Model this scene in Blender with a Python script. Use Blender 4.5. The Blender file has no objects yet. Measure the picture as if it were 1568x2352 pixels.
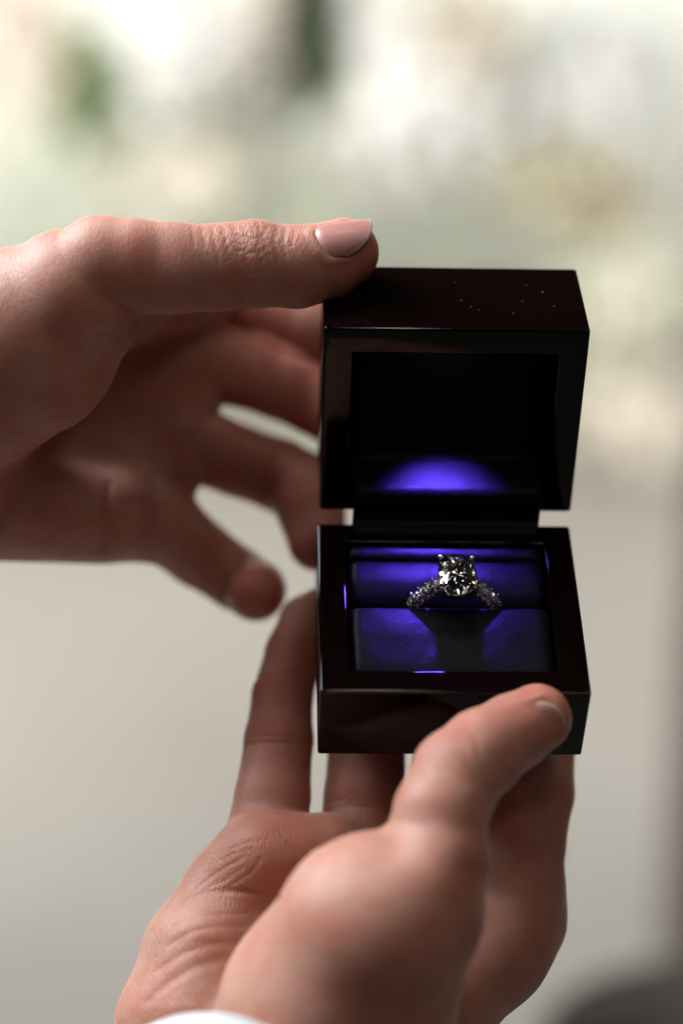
import bpy, bmesh, math, random
import numpy as np
from mathutils import Vector, Matrix
R = math.radians
random.seed(7); rng = np.random.default_rng(7)
scene = bpy.context.scene
COL = scene.collection
# ------------------------------------------------------------------ camera
FPX = 5034.0                       # focal length in units of the 1568-wide photograph
PITCH = R(20)
CAMPOS = np.array([0.0, 0.0, 1.40])
cam = bpy.data.cameras.new('camera'); camo = bpy.data.objects.new('camera', cam); COL.objects.link(camo)
camo.location = CAMPOS; camo.rotation_euler = (R(90) - PITCH, 0, 0)
cam.sensor_fit = 'HORIZONTAL'; cam.sensor_width = 24.0; cam.lens = FPX / 1568 * 24.0
cam.clip_start = 0.02; cam.clip_end = 100
FOCUS = 49.9
cam.dof.use_dof = True; cam.dof.focus_distance = FOCUS / 100
cam.dof.aperture_fstop = (cam.lens * 1e-3) / 0.021     # a 21 mm wide aperture
scene.camera = camo
AX = np.array([1.0, 0, 0]); AU = np.array([0, math.sin(PITCH), math.cos(PITCH)]); AF = np.array([0, math.cos(PITCH), -math.sin(PITCH)])
B3 = np.stack([AX, AU, AF])
def W(p):
    """centimetres (right, up, forward) as seen from the photographer -> world metres"""
    p = np.asarray(p, float)
    return CAMPOS + 0.01 * (p @ B3)
def Wd(d): return np.asarray(d, float) @ B3
def P(u, v, z): return np.array([(u - 784) * z / FPX, (1176 - v) * z / FPX, z])
# ------------------------------------------------------------------ world and lamps
world = bpy.data.worlds.new('World'); scene.world = world; world.use_nodes = True
bg = world.node_tree.nodes['Background']; bg.inputs[0].default_value = (1.0, 0.85, 0.72, 1); bg.inputs[1].default_value = 0.015
scene.view_settings.view_transform = 'Standard'; scene.view_settings.look = 'None'
scene.view_settings.exposure = 0; scene.view_settings.gamma = 1
def area(name, loc, target, sx, sy, power, color, spread=180):
    l = bpy.data.lights.new(name, 'AREA'); l.shape = 'RECTANGLE'; l.size = sx; l.size_y = sy; l.energy = power; l.color = color; l.spread = R(spread)
    o = bpy.data.objects.new(name, l); COL.objects.link(o); o.location = loc
    o.rotation_euler = (Vector(target) - Vector(loc)).to_track_quat('-Z', 'Y').to_euler()
    return o
HC = W((0, -1, 50))
area('window_light', (-1.12, 1.04, 2.44), tuple(HC), 1.15, 1.15, 98.0, (0.82, 0.95, 1.0))
area('fill_light', (0.7, -1.1, 2.5), tuple(HC), 0.35, 0.35, 1.0, (1.0, 0.93, 0.85))  # added behind the camera for sparkle and gentle fill
for _k in range(32):  # small unseen lamps added overhead to make the stones sparkle
    _el = R(54 + 34 * ((_k * .618) % 1)); _az = _k * 2.399963
    _d = np.array([math.cos(_el) * math.cos(_az), math.cos(_el) * math.sin(_az), math.sin(_el)]) * (1.15 + .25 * (_k % 3))
    if _d[1] < 0 and _el < R(58): _d = _d * np.array([.6, .6, 1.15])
    if abs(_d[0]) < .22 and .2 < _d[1] < .7: continue
    area('sparkle_lamp', tuple(np.array([0, .47, 1.2]) + _d), tuple(HC), .065, .065, .19, (1.0, .78, .60) if _k % 3 else (.8, .9, 1.0))
for _x, _y, _z, _s, _p in ((1.4, -.6, 1.9, .7, .3), (.75, -.15, 2.9, .8, 1.2)):  # broad dim panels added out of view to brighten the stones' reflections
    area('sparkle_panel', (_x, _y, _z), tuple(HC), _s, _s, _p, (1.0, .88, .76))
area('garden_fill', (-2.0, 2.6, 1.3), (-0.4, 5.6, 0.35), 1.0, 1.0, 150, (1.0, 0.985, 0.95))  # this pair is added only to brighten the wall and plants
area('garden_fill', (2.0, 2.6, 1.3), (0.4, 5.6, 0.35), 1.0, 1.0, 88, (1.0, 0.985, 0.95))
area('garden_light', (0.0, 2.9, 2.3), (0.0, 5.6, 0.7), 4.5, 1.0, 52, (1.0, 0.985, 0.95))
cy = scene.cycles
cy.use_denoising = True; cy.max_bounces = 14; cy.transmission_bounces = 12; cy.glossy_bounces = 6; cy.diffuse_bounces = 4
cy.caustics_reflective = True; cy.caustics_refractive = True; cy.sample_clamp_indirect = 10.0; cy.blur_glossy = 0.0
# ------------------------------------------------------------------ helpers
def tag(o, label=None, cat=None, group=None, kind=None):
    if label: o['label'] = label
    if cat: o['category'] = cat
    if group: o['group'] = group
    if kind: o['kind'] = kind
    return o
def empty(name, loc_w, label, cat, group=None):
    o = bpy.data.objects.new(name, None); COL.objects.link(o); o.location = loc_w; o.empty_display_size = 0.02
    return tag(o, label, cat, group)
def link(name, verts_w, faces, mat, parent=None, smooth=True, origin=None):
    """one mesh object from world-space vertices"""
    v = np.asarray(verts_w, float)
    base = np.array(parent_origin(parent)) if parent else (np.array(origin) if origin is not None else np.zeros(3))
    me = bpy.data.meshes.new(name)
    vol = 0.0; vc = v - v.mean(0)
    F_ = faces if isinstance(faces, np.ndarray) else None
    if F_ is not None: vol = np.einsum('ij,ij->i', vc[F_[:, 0]], np.cross(vc[F_[:, 1]], vc[F_[:, 2]])).sum() + np.einsum('ij,ij->i', vc[F_[:, 0]], np.cross(vc[F_[:, 2]], vc[F_[:, 3]])).sum()
    else:
        for f in faces:
            for q in range(1, len(f) - 1): vol += float(np.dot(vc[f[0]], np.cross(vc[f[q]], vc[f[q + 1]])))
    if vol < 0: faces = F_[:, ::-1] if F_ is not None else [list(f)[::-1] for f in faces]
    me.from_pydata((v - base).tolist(), [], [list(map(int, f)) for f in faces] if not isinstance(faces, np.ndarray) else faces.tolist())
    me.materials.append(mat)
    if smooth: me.polygons.foreach_set('use_smooth', [True] * len(me.polygons))
    me.update()
    o = bpy.data.objects.new(name, me); COL.objects.link(o)
    if parent: o.parent = parent
    else: o.location = base
    return o
def parent_origin(o):
    t = Vector((0, 0, 0))
    while o: t = t + o.location; o = o.parent
    return t
def from_bm(bm):
    bm.verts.index_update()
    return np.array([v.co[:] for v in bm.verts]), [[v.index for v in f.verts] for f in bm.faces]
def newmat(name):
    m = bpy.data.materials.new(name); m.use_nodes = True
    nt = m.node_tree; return m, nt, nt.nodes['Principled BSDF'], nt.nodes, nt.links
def setp(b, **k):
    names = dict(color='Base Color', rough='Roughness', metal='Metallic', ior='IOR', coat='Coat Weight', coatr='Coat Roughness', sss='Subsurface Weight', trans='Transmission Weight', spec='Specular IOR Level', sheen='Sheen Weight')
    for a, val in k.items():
        i = b.inputs[names[a]]
        i.default_value = (*val, 1) if a == 'color' else val
def noise(nodes, links, co, scale, detail=4, rough=.55, dist=0):
    n = nodes.new('ShaderNodeTexNoise'); n.inputs['Scale'].default_value = scale; n.inputs['Detail'].default_value = detail
    n.inputs['Roughness'].default_value = rough; n.inputs['Distortion'].default_value = dist
    links.new(co, n.inputs['Vector']); return n.outputs['Fac']
def vor(nodes, links, co, scale, feature='DISTANCE_TO_EDGE', rand=1.0):
    n = nodes.new('ShaderNodeTexVoronoi'); n.feature = feature; n.inputs['Scale'].default_value = scale; n.inputs['Randomness'].default_value = rand
    links.new(co, n.inputs['Vector']); return n.outputs['Distance']
def math_(nodes, links, op, a, b=None, clamp=False):
    n = nodes.new('ShaderNodeMath'); n.operation = op; n.use_clamp = clamp
    for i, x in enumerate([a, b]):
        if x is None: continue
        if isinstance(x, (int, float)): n.inputs[i].default_value = x
        else: links.new(x, n.inputs[i])
    return n.outputs[0]
def maprange(nodes, links, x, a, b, c, d):
    n = nodes.new('ShaderNodeMapRange'); links.new(x, n.inputs[0])
    for i, v in zip((1, 2, 3, 4), (a, b, c, d)): n.inputs[i].default_value = v
    return n.outputs[0]
def mixcol(nodes, links, f, a, b):
    n = nodes.new('ShaderNodeMix'); n.data_type = 'RGBA'
    if isinstance(f, (int, float)): n.inputs[0].default_value = f
    else: links.new(f, n.inputs[0])
    for i, c in ((6, a), (7, b)):
        if isinstance(c, tuple): n.inputs[i].default_value = (*c, 1)
        else: links.new(c, n.inputs[i])
    return n.outputs[2]
def bump(nodes, links, h, strength, dist, normal=None):
    n = nodes.new('ShaderNodeBump'); n.inputs['Strength'].default_value = strength; n.inputs['Distance'].default_value = dist
    links.new(h, n.inputs['Height'])
    if normal is not None: links.new(normal, n.inputs['Normal'])
    return n.outputs[0]
def objco(nodes): return nodes.new('ShaderNodeTexCoord').outputs['Object']
# ------------------------------------------------------------------ materials
def skin_material():
    m, nt, b, N, L = newmat('skin')
    co = objco(N)
    at = N.new('ShaderNodeAttribute'); at.attribute_name = 'tone'
    big = noise(N, L, co, 90, 4, .6); fine = noise(N, L, co, 900, 3, .6)
    c1 = mixcol(N, L, maprange(N, L, big, .35, .68, 0, 1), (0.42, 0.170, 0.118), (0.51, 0.262, 0.205))
    c1 = mixcol(N, L, maprange(N, L, noise(N, L, co, 210, 3, .6, .6), .48, .72, 0, .5), c1, (0.50, 0.165, 0.115))
    c1 = mixcol(N, L, maprange(N, L, noise(N, L, co, 130, 2, .5, .3), .55, .75, 0, .35), c1, (0.47, 0.27, 0.17))
    c2 = mixcol(N, L, at.outputs['Fac'], c1, (0.56, 0.135, 0.090))
    c3 = mixcol(N, L, maprange(N, L, fine, .3, .7, 0.0, .18), c2, (0.40, 0.19, 0.13))
    L.new(c3, b.inputs['Base Color'])
    setp(b, rough=.50, sss=0.85, spec=.45, ior=1.4)
    b.inputs['Subsurface Radius'].default_value = (1.0, .32, .16); b.inputs['Subsurface Scale'].default_value = 0.0030
    # skin relief: crossing furrows stretched in two directions plus pores; all in centimetre sizes
    def furrow(rot, sc, stretch):
        mp = N.new('ShaderNodeMapping'); L.new(co, mp.inputs[0]); mp.inputs['Rotation'].default_value = rot; mp.inputs['Scale'].default_value = stretch
        wob = N.new('ShaderNodeTexNoise'); wob.inputs['Scale'].default_value = 260; L.new(co, wob.inputs['Vector'])
        ad = N.new('ShaderNodeVectorMath'); ad.operation = 'MULTIPLY_ADD'; L.new(wob.outputs['Color'], ad.inputs[0]); ad.inputs[1].default_value = (.0012, .0012, .0012); L.new(mp.outputs[0], ad.inputs[2])
        return math_(N, L, 'MINIMUM', vor(N, L, ad.outputs[0], sc), .16)
    f1 = furrow((.1, .2, .15), 1000, (1.25, .30, .30)); f2 = furrow((.4, -.3, .9), 1250, (.9, .30, .6))
    f = math_(N, L, 'ADD', f1, f2)
    h = math_(N, L, 'MULTIPLY_ADD', f, 2.2); 
    h.node.inputs[2].default_value = 0
    L.new(math_(N, L, 'MULTIPLY', fine, .35), h.node.inputs[2])
    cr = N.new('ShaderNodeAttribute'); cr.attribute_name = 'crease'
    stg = maprange(N, L, cr.outputs['Fac'], 0, 1, .000065, .00017)
    bn = N.new('ShaderNodeBump'); bn.inputs['Strength'].default_value = 1.0; L.new(stg, bn.inputs['Distance']); L.new(h, bn.inputs['Height'])
    L.new(bn.outputs[0], b.inputs['Normal'])
    return m
def nail_material():
    m, nt, b, N, L = newmat('nail')
    uv = N.new('ShaderNodeAttribute'); uv.attribute_name = 'nailco'      # x along the nail, y across
    sp = N.new('ShaderNodeSeparateXYZ'); L.new(uv.outputs['Vector'], sp.inputs[0])
    tip = maprange(N, L, sp.outputs[0], .955, .98, 0, 1)
    lun = maprange(N, L, sp.outputs[0], .05, .16, 1, 0)
    c = mixcol(N, L, math_(N, L, 'MULTIPLY', lun, .7), (0.47, 0.20, 0.175), (0.57, 0.34, 0.295))
    c = mixcol(N, L, tip, c, (0.66, 0.53, 0.40)); L.new(c, b.inputs['Base Color'])
    setp(b, rough=.30, sss=.5, coat=.2, coatr=.3)
    b.inputs['Subsurface Radius'].default_value = (1, .4, .3); b.inputs['Subsurface Scale'].default_value = .0012
    w = N.new('ShaderNodeTexWave'); w.bands_direction = 'Y'; w.inputs['Scale'].default_value = 9; w.inputs['Distortion'].default_value = 2.5; L.new(uv.outputs['Vector'], w.inputs['Vector'])
    L.new(bump(N, L, w.outputs['Fac'], .5, .00003), b.inputs['Normal'])
    return m
def lacquer_material():
    m, nt, b, N, L = newmat('dark_lacquered_wood')
    co = objco(N); mp = N.new('ShaderNodeMapping'); mp.inputs['Scale'].default_value = (30, 500, 500); L.new(co, mp.inputs[0])
    g = noise(N, L, mp.outputs[0], 1.0, 4, .6, .5)
    L.new(mixcol(N, L, maprange(N, L, g, .35, .7, 0, 1), (0.0032, 0.0011, 0.0010), (0.0048, 0.0014, 0.0012)), b.inputs['Base Color'])
    setp(b, rough=.35, coat=.4, coatr=.04, spec=0)
    b.inputs['Coat Normal']
    L.new(bump(N, L, noise(N, L, co, 120, 2), .06, .0004), b.inputs['Coat Normal'])
    return m
def leather_material():
    m, nt, b, N, L = newmat('black_leather')
    co = objco(N)
    wob = N.new('ShaderNodeTexNoise'); wob.inputs['Scale'].default_value = 500; L.new(co, wob.inputs['Vector'])
    ad = N.new('ShaderNodeVectorMath'); ad.operation = 'MULTIPLY_ADD'; L.new(wob.outputs['Color'], ad.inputs[0]); ad.inputs[1].default_value = (.0009, .0009, .0009); L.new(co, ad.inputs[2])
    cells = math_(N, L, 'MINIMUM', vor(N, L, ad.outputs[0], 1750), .22)
    soft = noise(N, L, co, 1700, 3, .6)
    h = math_(N, L, 'MULTIPLY_ADD', cells, 3.0); L.new(soft, h.node.inputs[2])
    L.new(bump(N, L, h, 1.0, .00003), b.inputs['Normal'])
    setp(b, color=(.0052, .0052, .0058), rough=.33, spec=.06)
    return m
def simple(name, color, rough=.5, metal=0, **k):
    m, nt, b, N, L = newmat(name); setp(b, color=color, rough=rough, metal=metal, **k); return m
def mottled(name, c0, c1, scale, rough=.7, bstr=.3, bd=.004, sss=0):
    m, nt, b, N, L = newmat(name); co = objco(N); n = noise(N, L, co, scale, 5, .6)
    L.new(mixcol(N, L, maprange(N, L, n, .35, .65, 0, 1), c0, c1), b.inputs['Base Color']); setp(b, rough=rough)
    L.new(bump(N, L, noise(N, L, co, scale * 6, 4), bstr, bd), b.inputs['Normal'])
    return m
def cloth_material(name, color):
    m, nt, b, N, L = newmat(name); co = objco(N)
    w1 = N.new('ShaderNodeTexWave'); w1.bands_direction = 'X'; w1.inputs['Scale'].default_value = 700; L.new(co, w1.inputs['Vector'])
    w2 = N.new('ShaderNodeTexWave'); w2.bands_direction = 'Z'; w2.inputs['Scale'].default_value = 700; L.new(co, w2.inputs['Vector'])
    L.new(bump(N, L, math_(N, L, 'ADD', w1.outputs['Fac'], w2.outputs['Fac']), .4, .0001), b.inputs['Normal'])
    setp(b, color=color, rough=.85); return m
SKIN = skin_material(); NAIL = nail_material(); LACQ = lacquer_material(); LEATHER = leather_material()
GOLD = simple('white_gold', (.83, .80, .76), .09, 1.0)
ROSE = simple('warm_gold', (.90, .62, .45), .12, 1.0)
DIAMOND = simple('diamond', (1, 1, 1), 0.0, 0, trans=1.0, ior=2.42)
# ------------------------------------------------------------------ the ring box
# a unit frame for the base and one for the lid, both starting on the hinge line (centimetres)
XR = np.array([math.cos(R(.5)), -math.sin(R(.5)), math.sin(R(2.1))]); XR /= np.linalg.norm(XR)
def frame(dirv, nrm):
    d = np.array(dirv, float); d -= XR * d.dot(XR); d /= np.linalg.norm(d)
    n = np.cross(XR, d); n = n if n.dot(nrm) > 0 else -n
    return d, n
BD, BN = frame((0.05, -.700, -.714), (0, .7, -.7))      # along the base from hinge to front; out of its opening
LD, LN = frame((0.05, .812, -.583), (0, -.58, -.81))     # the same for the lid
HINGE_B = P(1018, 1205, 52.0); HINGE_L = P(1022, 1174, 52.15)
BWID, BLEN, BH, LH = 6.0, 5.27, 2.15, 2.85
def fb(x, a, h): return HINGE_B + x * XR + a * BD + h * BN
def fl(x, a, h): return HINGE_L + x * XR + a * LD + h * LN
def apply(fr, vs): return W(np.array([fr(*v) for v in vs]))
box = empty('ring_box', W(HINGE_B - 2.2 * BN), 'open dark lacquered wooden ring box with black leather lining lit blue inside', 'ring box')
def shell(name, fr, ln, h, rim, depth):
    """hollow half of the box: outer block with a recess, edges rounded"""
    bm = bmesh.new(); w = BWID / 2
    def ring(x, a0, a1, z): return [bm.verts.new(c) for c in ((-x, a0, z), (x, a0, z), (x, a1, z), (-x, a1, z))]
    ot, ob = ring(w, 0, ln, 0), ring(w, 0, ln, -h)
    it, ib = ring(w - rim, rim * .9, ln - rim, 0), ring(w - rim, rim * .9, ln - rim, -depth)
    bm.faces.new(ob[::-1]); bm.faces.new(ib)
    for k in range(4):
        j = (k + 1) % 4
        bm.faces.new((ot[k], ob[k], ob[j], ot[j])); bm.faces.new((it[k], it[j], ib[j], ib[k])); bm.faces.new((ot[k], ot[j], it[j], it[k]))
    # cut the rear wall down where the hinge pad bridges the halves: leave the wall, the pad sits proud of it
    bmesh.ops.recalc_face_normals(bm, faces=bm.faces)
    edges = [e for e in bm.edges if all(v not in ib for v in e.verts)]
    bmesh.ops.bevel(bm, geom=edges, offset=.07, segments=4, profile=.6, affect='EDGES')
    v, f = from_bm(bm); bm.free()
    return link(name, apply(fr, v), f, LACQ, box)
sb = shell('base_shell', fb, BLEN, BH, .66, 1.9)
sl = shell('lid_shell', fl, BLEN - .24, LH, .68, 2.3)
for o in (sb, sl):
    for p in o.data.polygons: p.use_smooth = True
    try: o.data.set_sharp_from_angle(angle=R(28))
    except Exception: pass
# grid surface helper: rows x cols of points -> faces
def gridfaces(n, m, wrap=False):
    F = []
    for i in range(n - 1):
        for j in range(m - (0 if wrap else 1)):
            F.append((i * m + j, i * m + (j + 1) % m, (i + 1) * m + (j + 1) % m, (i + 1) * m + j))
    return F
def pad(name, fr, profile, hw, mat, parent, puff=.05, nx=60, endr=.30, wob=.006, seed=0):
    """upholstered pad: a profile (a, h) swept across the box width with rounded ends and soft wrinkles"""
    pr = np.array(profile, float)
    # resample smoothly (Catmull-Rom)
    pts = []
    e = np.vstack([2 * pr[0] - pr[1], pr, 2 * pr[-1] - pr[-2]])
    for i in range(1, len(e) - 2):
        for t in np.linspace(0, 1, 8, endpoint=False):
            a, b, c, d = e[i - 1], e[i], e[i + 1], e[i + 2]
            pts.append(.5 * ((2 * b) + (-a + c) * t + (2 * a - 5 * b + 4 * c - d) * t * t + (-a + 3 * b - 3 * c + d) * t ** 3))
    pts.append(pr[-1]); pts = np.array(pts); cen = np.array([pr[:, 0].mean(), pr[:, 1].min()])
    xs = np.concatenate([-hw + endr * (1 - np.cos(np.linspace(0, math.pi / 2, 10))), np.linspace(-hw + endr, hw - endr, nx)[1:-1], hw - endr * (1 - np.cos(np.linspace(math.pi / 2, 0, 10)))])
    V = []
    for x in xs:
        q = min(1, (hw - abs(x)) / endr); s = math.sqrt(max(0, 1 - (1 - q) ** 2))
        for k, (a, h) in enumerate(pts):
            edge = (1 - s) * endr
            aa = a; hh = h - edge * .9
            dd = wob * (math.sin(x * 2.1 + a * 3 + seed) + .6 * math.sin(x * 5.3 - a * 4 + seed * 2) + .4 * math.sin(x * 9.7 + a * 9 + seed))
            V.append((x, aa, max(hh + dd * s, -1.85)))
    return link(name, apply(fr, V), gridfaces(len(xs), len(pts)), mat, parent)
IW = BWID / 2 - .66 - .01
SLOT = 2.44
pad('front_cushion', fb, [(SLOT, -1.2), (SLOT + .02, -.55), (SLOT + .10, -.20), (SLOT + .30, -.13), (SLOT + .8, -.13), (SLOT + 1.2, -.17), (BLEN - .66 - .22, -.27), (BLEN - .66 - .04, -.48), (BLEN - .66 - .005, -.8), (BLEN - .66 - .02, -1.2)], IW - .005, LEATHER, box, seed=1)
pad('rear_cushion', fb, [(.98, -1.2), (.98, -.45), (1.0, -.27), (1.12, -.2), (1.5, -.20), (1.8, -.27), (2.05, -.40), (2.25, -.62), (SLOT - .10, -1.0), (SLOT - .08, -1.4)], IW - .005, LEATHER, box, seed=4)
pad('rear_trim_strip', fb, [(.50, -1.0), (.52, -.30), (.60, -.13), (.78, -.11), (.92, -.15), (1.00, -.25), (1.02, -.36), (1.02, -1.0)], IW - .005, LEATHER, box, wob=.006, seed=2)
pad('lid_lining', fl, [(.75, -2.0), (.8, -1.0), (.9, -.55), (1.02, -.74), (1.2, -.87), (1.8, -.99), (2.4, -1.10), (3.4, -1.30), (4.0, -1.42), (BLEN - .95, -1.5), (BLEN - .88, -2.2)], IW - .03, LEATHER, box, wob=.006, seed=3)
# the leather hinge pad that bridges lid and base, bulging toward the viewer
def hinge_pad():
    hw = 2.20; V = []; xs = np.linspace(-hw, hw, 50)
    A = fl(0, 1.06, -.60); B_ = fl(0, .95, .05); C_ = fl(0, .84, .40); D_ = fl(0, .55, .50); E = fl(0, .10, .46); F = fb(0, .44, .16); G = fb(0, .52, -.08); H_ = fb(0, .50, -.6)
    K = [A, B_, C_, D_, E, F, G, H_]; K = [2 * K[0] - K[1]] + K + [2 * K[-1] - K[-2]]
    prof = []
    for i in range(1, len(K) - 2):
        for t in np.linspace(0, 1, 8, endpoint=False):
            a, b, c, d = K[i - 1], K[i], K[i + 1], K[i + 2]
            prof.append(.5 * ((2 * b) + (-a + c) * t + (2 * a - 5 * b + 4 * c - d) * t * t + (-a + 3 * b - 3 * c + d) * t ** 3))
    back = (LN + BN); back /= np.linalg.norm(back)
    n = len(prof)
    ring = prof + [p - .55 * back for p in prof[::-1]]
    for x in xs:
        q = min(1, (hw - abs(x)) / .12); s = .86 + .14 * math.sqrt(max(0, 1 - (1 - q) ** 2))
        cen = np.mean(ring, axis=0)
        for p in ring: V.append(x * XR + cen + (p - cen) * s)
    m = len(ring); F_ = gridfaces(len(xs), m, True)
    F_.append(list(range(m))[::-1]); F_.append([(len(xs) - 1) * m + k for k in range(m)])
    return link('hinge_pad', W(np.array(V)), F_, LEATHER, box)
hinge_pad()
# LED module under the front wall of the lid: housing, two small lenses, two lamps
LEDC = np.array([-.08, BLEN - .24 - .68 - .16, -1.12])
def frbox(fr, c, s, bev=.03):
    bm = bmesh.new(); bmesh.ops.create_cube(bm, size=1)
    for v in bm.verts: v.co = Vector((c[0] + v.co.x * s[0], c[1] + v.co.y * s[1], c[2] + v.co.z * s[2]))
    bmesh.ops.bevel(bm, geom=bm.edges[:], offset=bev, segments=2, affect='EDGES'); r = from_bm(bm); bm.free(); return apply(fr, r[0]), r[1]
v, f = frbox(fl, LEDC + np.array([0, .09, 0]), (1.1, .14, .5)); led = link('led_housing', v, f, simple('black_plastic', (.012, .012, .012), .4), box)
EM, nt, b_, N_, L_ = newmat('led_lens'); setp(b_, color=(.2, .1, .6)); b_.inputs['Emission Color'].default_value = (.55, .45, 1, 1); b_.inputs['Emission Strength'].default_value = 30
for dx in (-.17, .17):
    bm = bmesh.new(); bmesh.ops.create_uvsphere(bm, u_segments=14, v_segments=10, radius=.11)
    for q in bm.verts: q.co = Vector((LEDC[0] + dx + q.co.x, LEDC[1] + .02 + q.co.y * .5, LEDC[2] + q.co.z))
    v, f = from_bm(bm); bm.free(); link('led_lens', apply(fl, v), f, EM, led)
    l = bpy.data.lights.new('led_lamp', 'SPOT'); l.energy = 0.66; l.color = (.115, .05, 1.0); l.shadow_soft_size = .0006; l.spot_size = R(52); l.spot_blend = 1.0
    lo = bpy.data.objects.new('led_lamp', l); COL.objects.link(lo)
    src = W(fl(LEDC[0] + dx, LEDC[1] - .06, LEDC[2])); tg = W(fb(-.08, 1.35, -.2))
    lo.location = src; lo.rotation_euler = (Vector(tg) - Vector(src)).to_track_quat('-Z', 'Y').to_euler()
# brass hinge leaf just seen in the gap at the left
v, f = frbox(lambda x, a, h: (HINGE_B + HINGE_L) / 2 + x * XR + a * BD + h * BN, (-2.32, .02, -.62), (.28, .16, .5), .02)
link('hinge', v, f, ROSE, box)
# lint on the lid's front wall
def lint():
    V = []; F = []; spots = [(.55, .5), (.35, .6), (.2, .9), (2.1, 1.3), (1.3, .35), (1.75, 1.6), (2.3, .65), (-.9, 1.2), (.1, 1.7), (1.55, .9)]
    for i, (x, h) in enumerate(spots):
        ln = .03 if i % 3 else .04; a0 = random.uniform(0, 6.28); k = len(V); r = .0019; px, ph = x, -h - .4
        for s in range(5):
            a0 += random.uniform(-.5, .5); px += math.cos(a0) * ln / 4; ph += math.sin(a0) * ln / 4
            for q in range(3): V.append((px + r * math.cos(q * 2.1), BLEN - .24 + .006 + r * math.sin(q * 2.1), ph + r * math.cos(q * 2.1 + 1)))
        for s in range(4):
            for q in range(3): F.append((k + s * 3 + q, k + s * 3 + (q + 1) % 3, k + s * 3 + 3 + (q + 1) % 3, k + s * 3 + 3 + q))
    o = link('lint', apply(fl, V), F, simple('lint_white', (.8, .78, .74), .8), box); o['kind'] = 'stuff'
lint()
# ------------------------------------------------------------------ the ring
RC = P(1045, 1388, 50.2)                      # where the slot meets the ring plane
# place on the slot line of the base
_t = (SLOT - .05); RX = (RC - HINGE_B - _t * BD).dot(XR)
def fr_ring(x, a, h): return HINGE_B + (RX + x) * XR + (_t + a) * BD + (h - .13) * BN
ring = empty('engagement_ring', W(fr_ring(0, 0, 0)), 'diamond engagement ring with oval stone and pave shoulders standing in the leather slot', 'ring')
def ringlink(name, V, F, mat, parent, smooth=True): return link(name, apply(fr_ring, V), F, mat, parent, smooth)
RAD = 1.02; RCZ = -.42                        # band radius and centre height
def band_pt(phi, r=RAD): return np.array([r * math.sin(phi), 0, RCZ + r * math.cos(phi)])
def sweep(path, half_w, half_t, nseg=8):
    """flat-oval tube along path in the ring plane; width along a"""
    V = []; n = len(path)
    for i, p in enumerate(path):
        t = np.array(path[min(i + 1, n - 1)]) - np.array(path[max(i - 1, 0)]); t = t / np.linalg.norm(t)
        up = np.array([0, 1, 0]); side = np.cross(t, up); w = half_w[i] if hasattr(half_w, '__len__') else half_w; th = half_t[i] if hasattr(half_t, '__len__') else half_t
        for k in range(nseg):
            an = 2 * math.pi * k / nseg; V.append(np.array(p) + up * w * math.cos(an) + side * th * math.sin(an))
    F = gridfaces(n, nseg, True); F.append(list(range(nseg))[::-1]); F.append([(n - 1) * nseg + k for k in range(nseg)])
    return V, F
# shoulders rise from the band circle toward the stone
def arm_path(s):
    pts = []
    for phi in np.linspace(math.pi, R(62), 30): pts.append(band_pt(phi))
    e = pts[-1]
    for t in np.linspace(0, 1, 12)[1:]:
        pts.append(np.array([e[0] * (1 - t) + .36 * t, 0, e[2] * (1 - t) + .62 * t + .035 * math.sin(t * math.pi)]))
    return [np.array([s * p[0], p[1], p[2]]) for p in pts]
PATHS = {}
for s in (-1, 1):
    pth = arm_path(s); PATHS[s] = pth
    V, F = sweep(pth, [.075 + .03 * i / len(pth) for i in range(len(pth))], .06); ringlink('band', V, F, GOLD, ring)
def brilliant(rx, ry, crown=.30, table=.56, pav=.74):
    """brilliant cut; heights relative to mean radius, girdle at z=0"""
    r = (rx + ry) / 2; V = []; F = []
    def P2(rad, ang, z): V.append((rad * rx * math.cos(ang), rad * ry * math.sin(ang), z * r)); return len(V) - 1
    T = [P2(table, math.pi / 8 + i * math.pi / 4, crown) for i in range(8)]
    M_ = [P2((table + 1) / 2 + .055, i * math.pi / 4 + math.pi / 4, crown * .50) for i in range(8)]
    G = [P2(1, math.pi / 8 + i * math.pi / 8, .02) for i in range(16)]
    H = [P2(1, math.pi / 8 + i * math.pi / 8, -.02) for i in range(16)]
    Q = [P2(.48, i * math.pi / 4 + math.pi / 4, -.02 - (pav - .02) * .575) for i in range(8)]
    C = P2(0, 0, -pav)
    F.append(T)
    for i in range(8):
        j = (i + 1) % 8
        F.append((T[i], M_[i], T[j]))
        F.append((T[i], M_[i - 1], G[2 * i], M_[i]))
        F.append((M_[i], G[2 * i], G[2 * i + 1])); F.append((M_[i], G[2 * i + 1], G[(2 * i + 2) % 16]))
        F.append((H[2 * i], Q[i], H[2 * i + 1])); F.append((H[2 * i + 1], Q[i], H[(2 * i + 2) % 16]))
        F.append((H[2 * i], Q[i - 1], C, Q[i]))
    for i in range(16): F.append((G[i], H[i], H[(i + 1) % 16], G[(i + 1) % 16]))
    # quads -> triangles so every facet is flat
    FF = []
    for f in F:
        if len(f) == 4 and f[0] != T[0]: FF += [(f[0], f[1], f[2]), (f[0], f[2], f[3])]
        else: FF.append(tuple(f))
    bm = bmesh.new(); bv = [bm.verts.new(p) for p in V]
    for f in FF: bm.faces.new([bv[k] for k in f])
    bmesh.ops.recalc_face_normals(bm, faces=bm.faces)
    o = from_bm(bm); bm.free(); return o
GZ = .92
V, F = brilliant(.442, .64, pav=.72)
ringlink('centre_stone', V + np.array([0, 0, GZ]), F, DIAMOND, ring, smooth=False)
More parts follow.
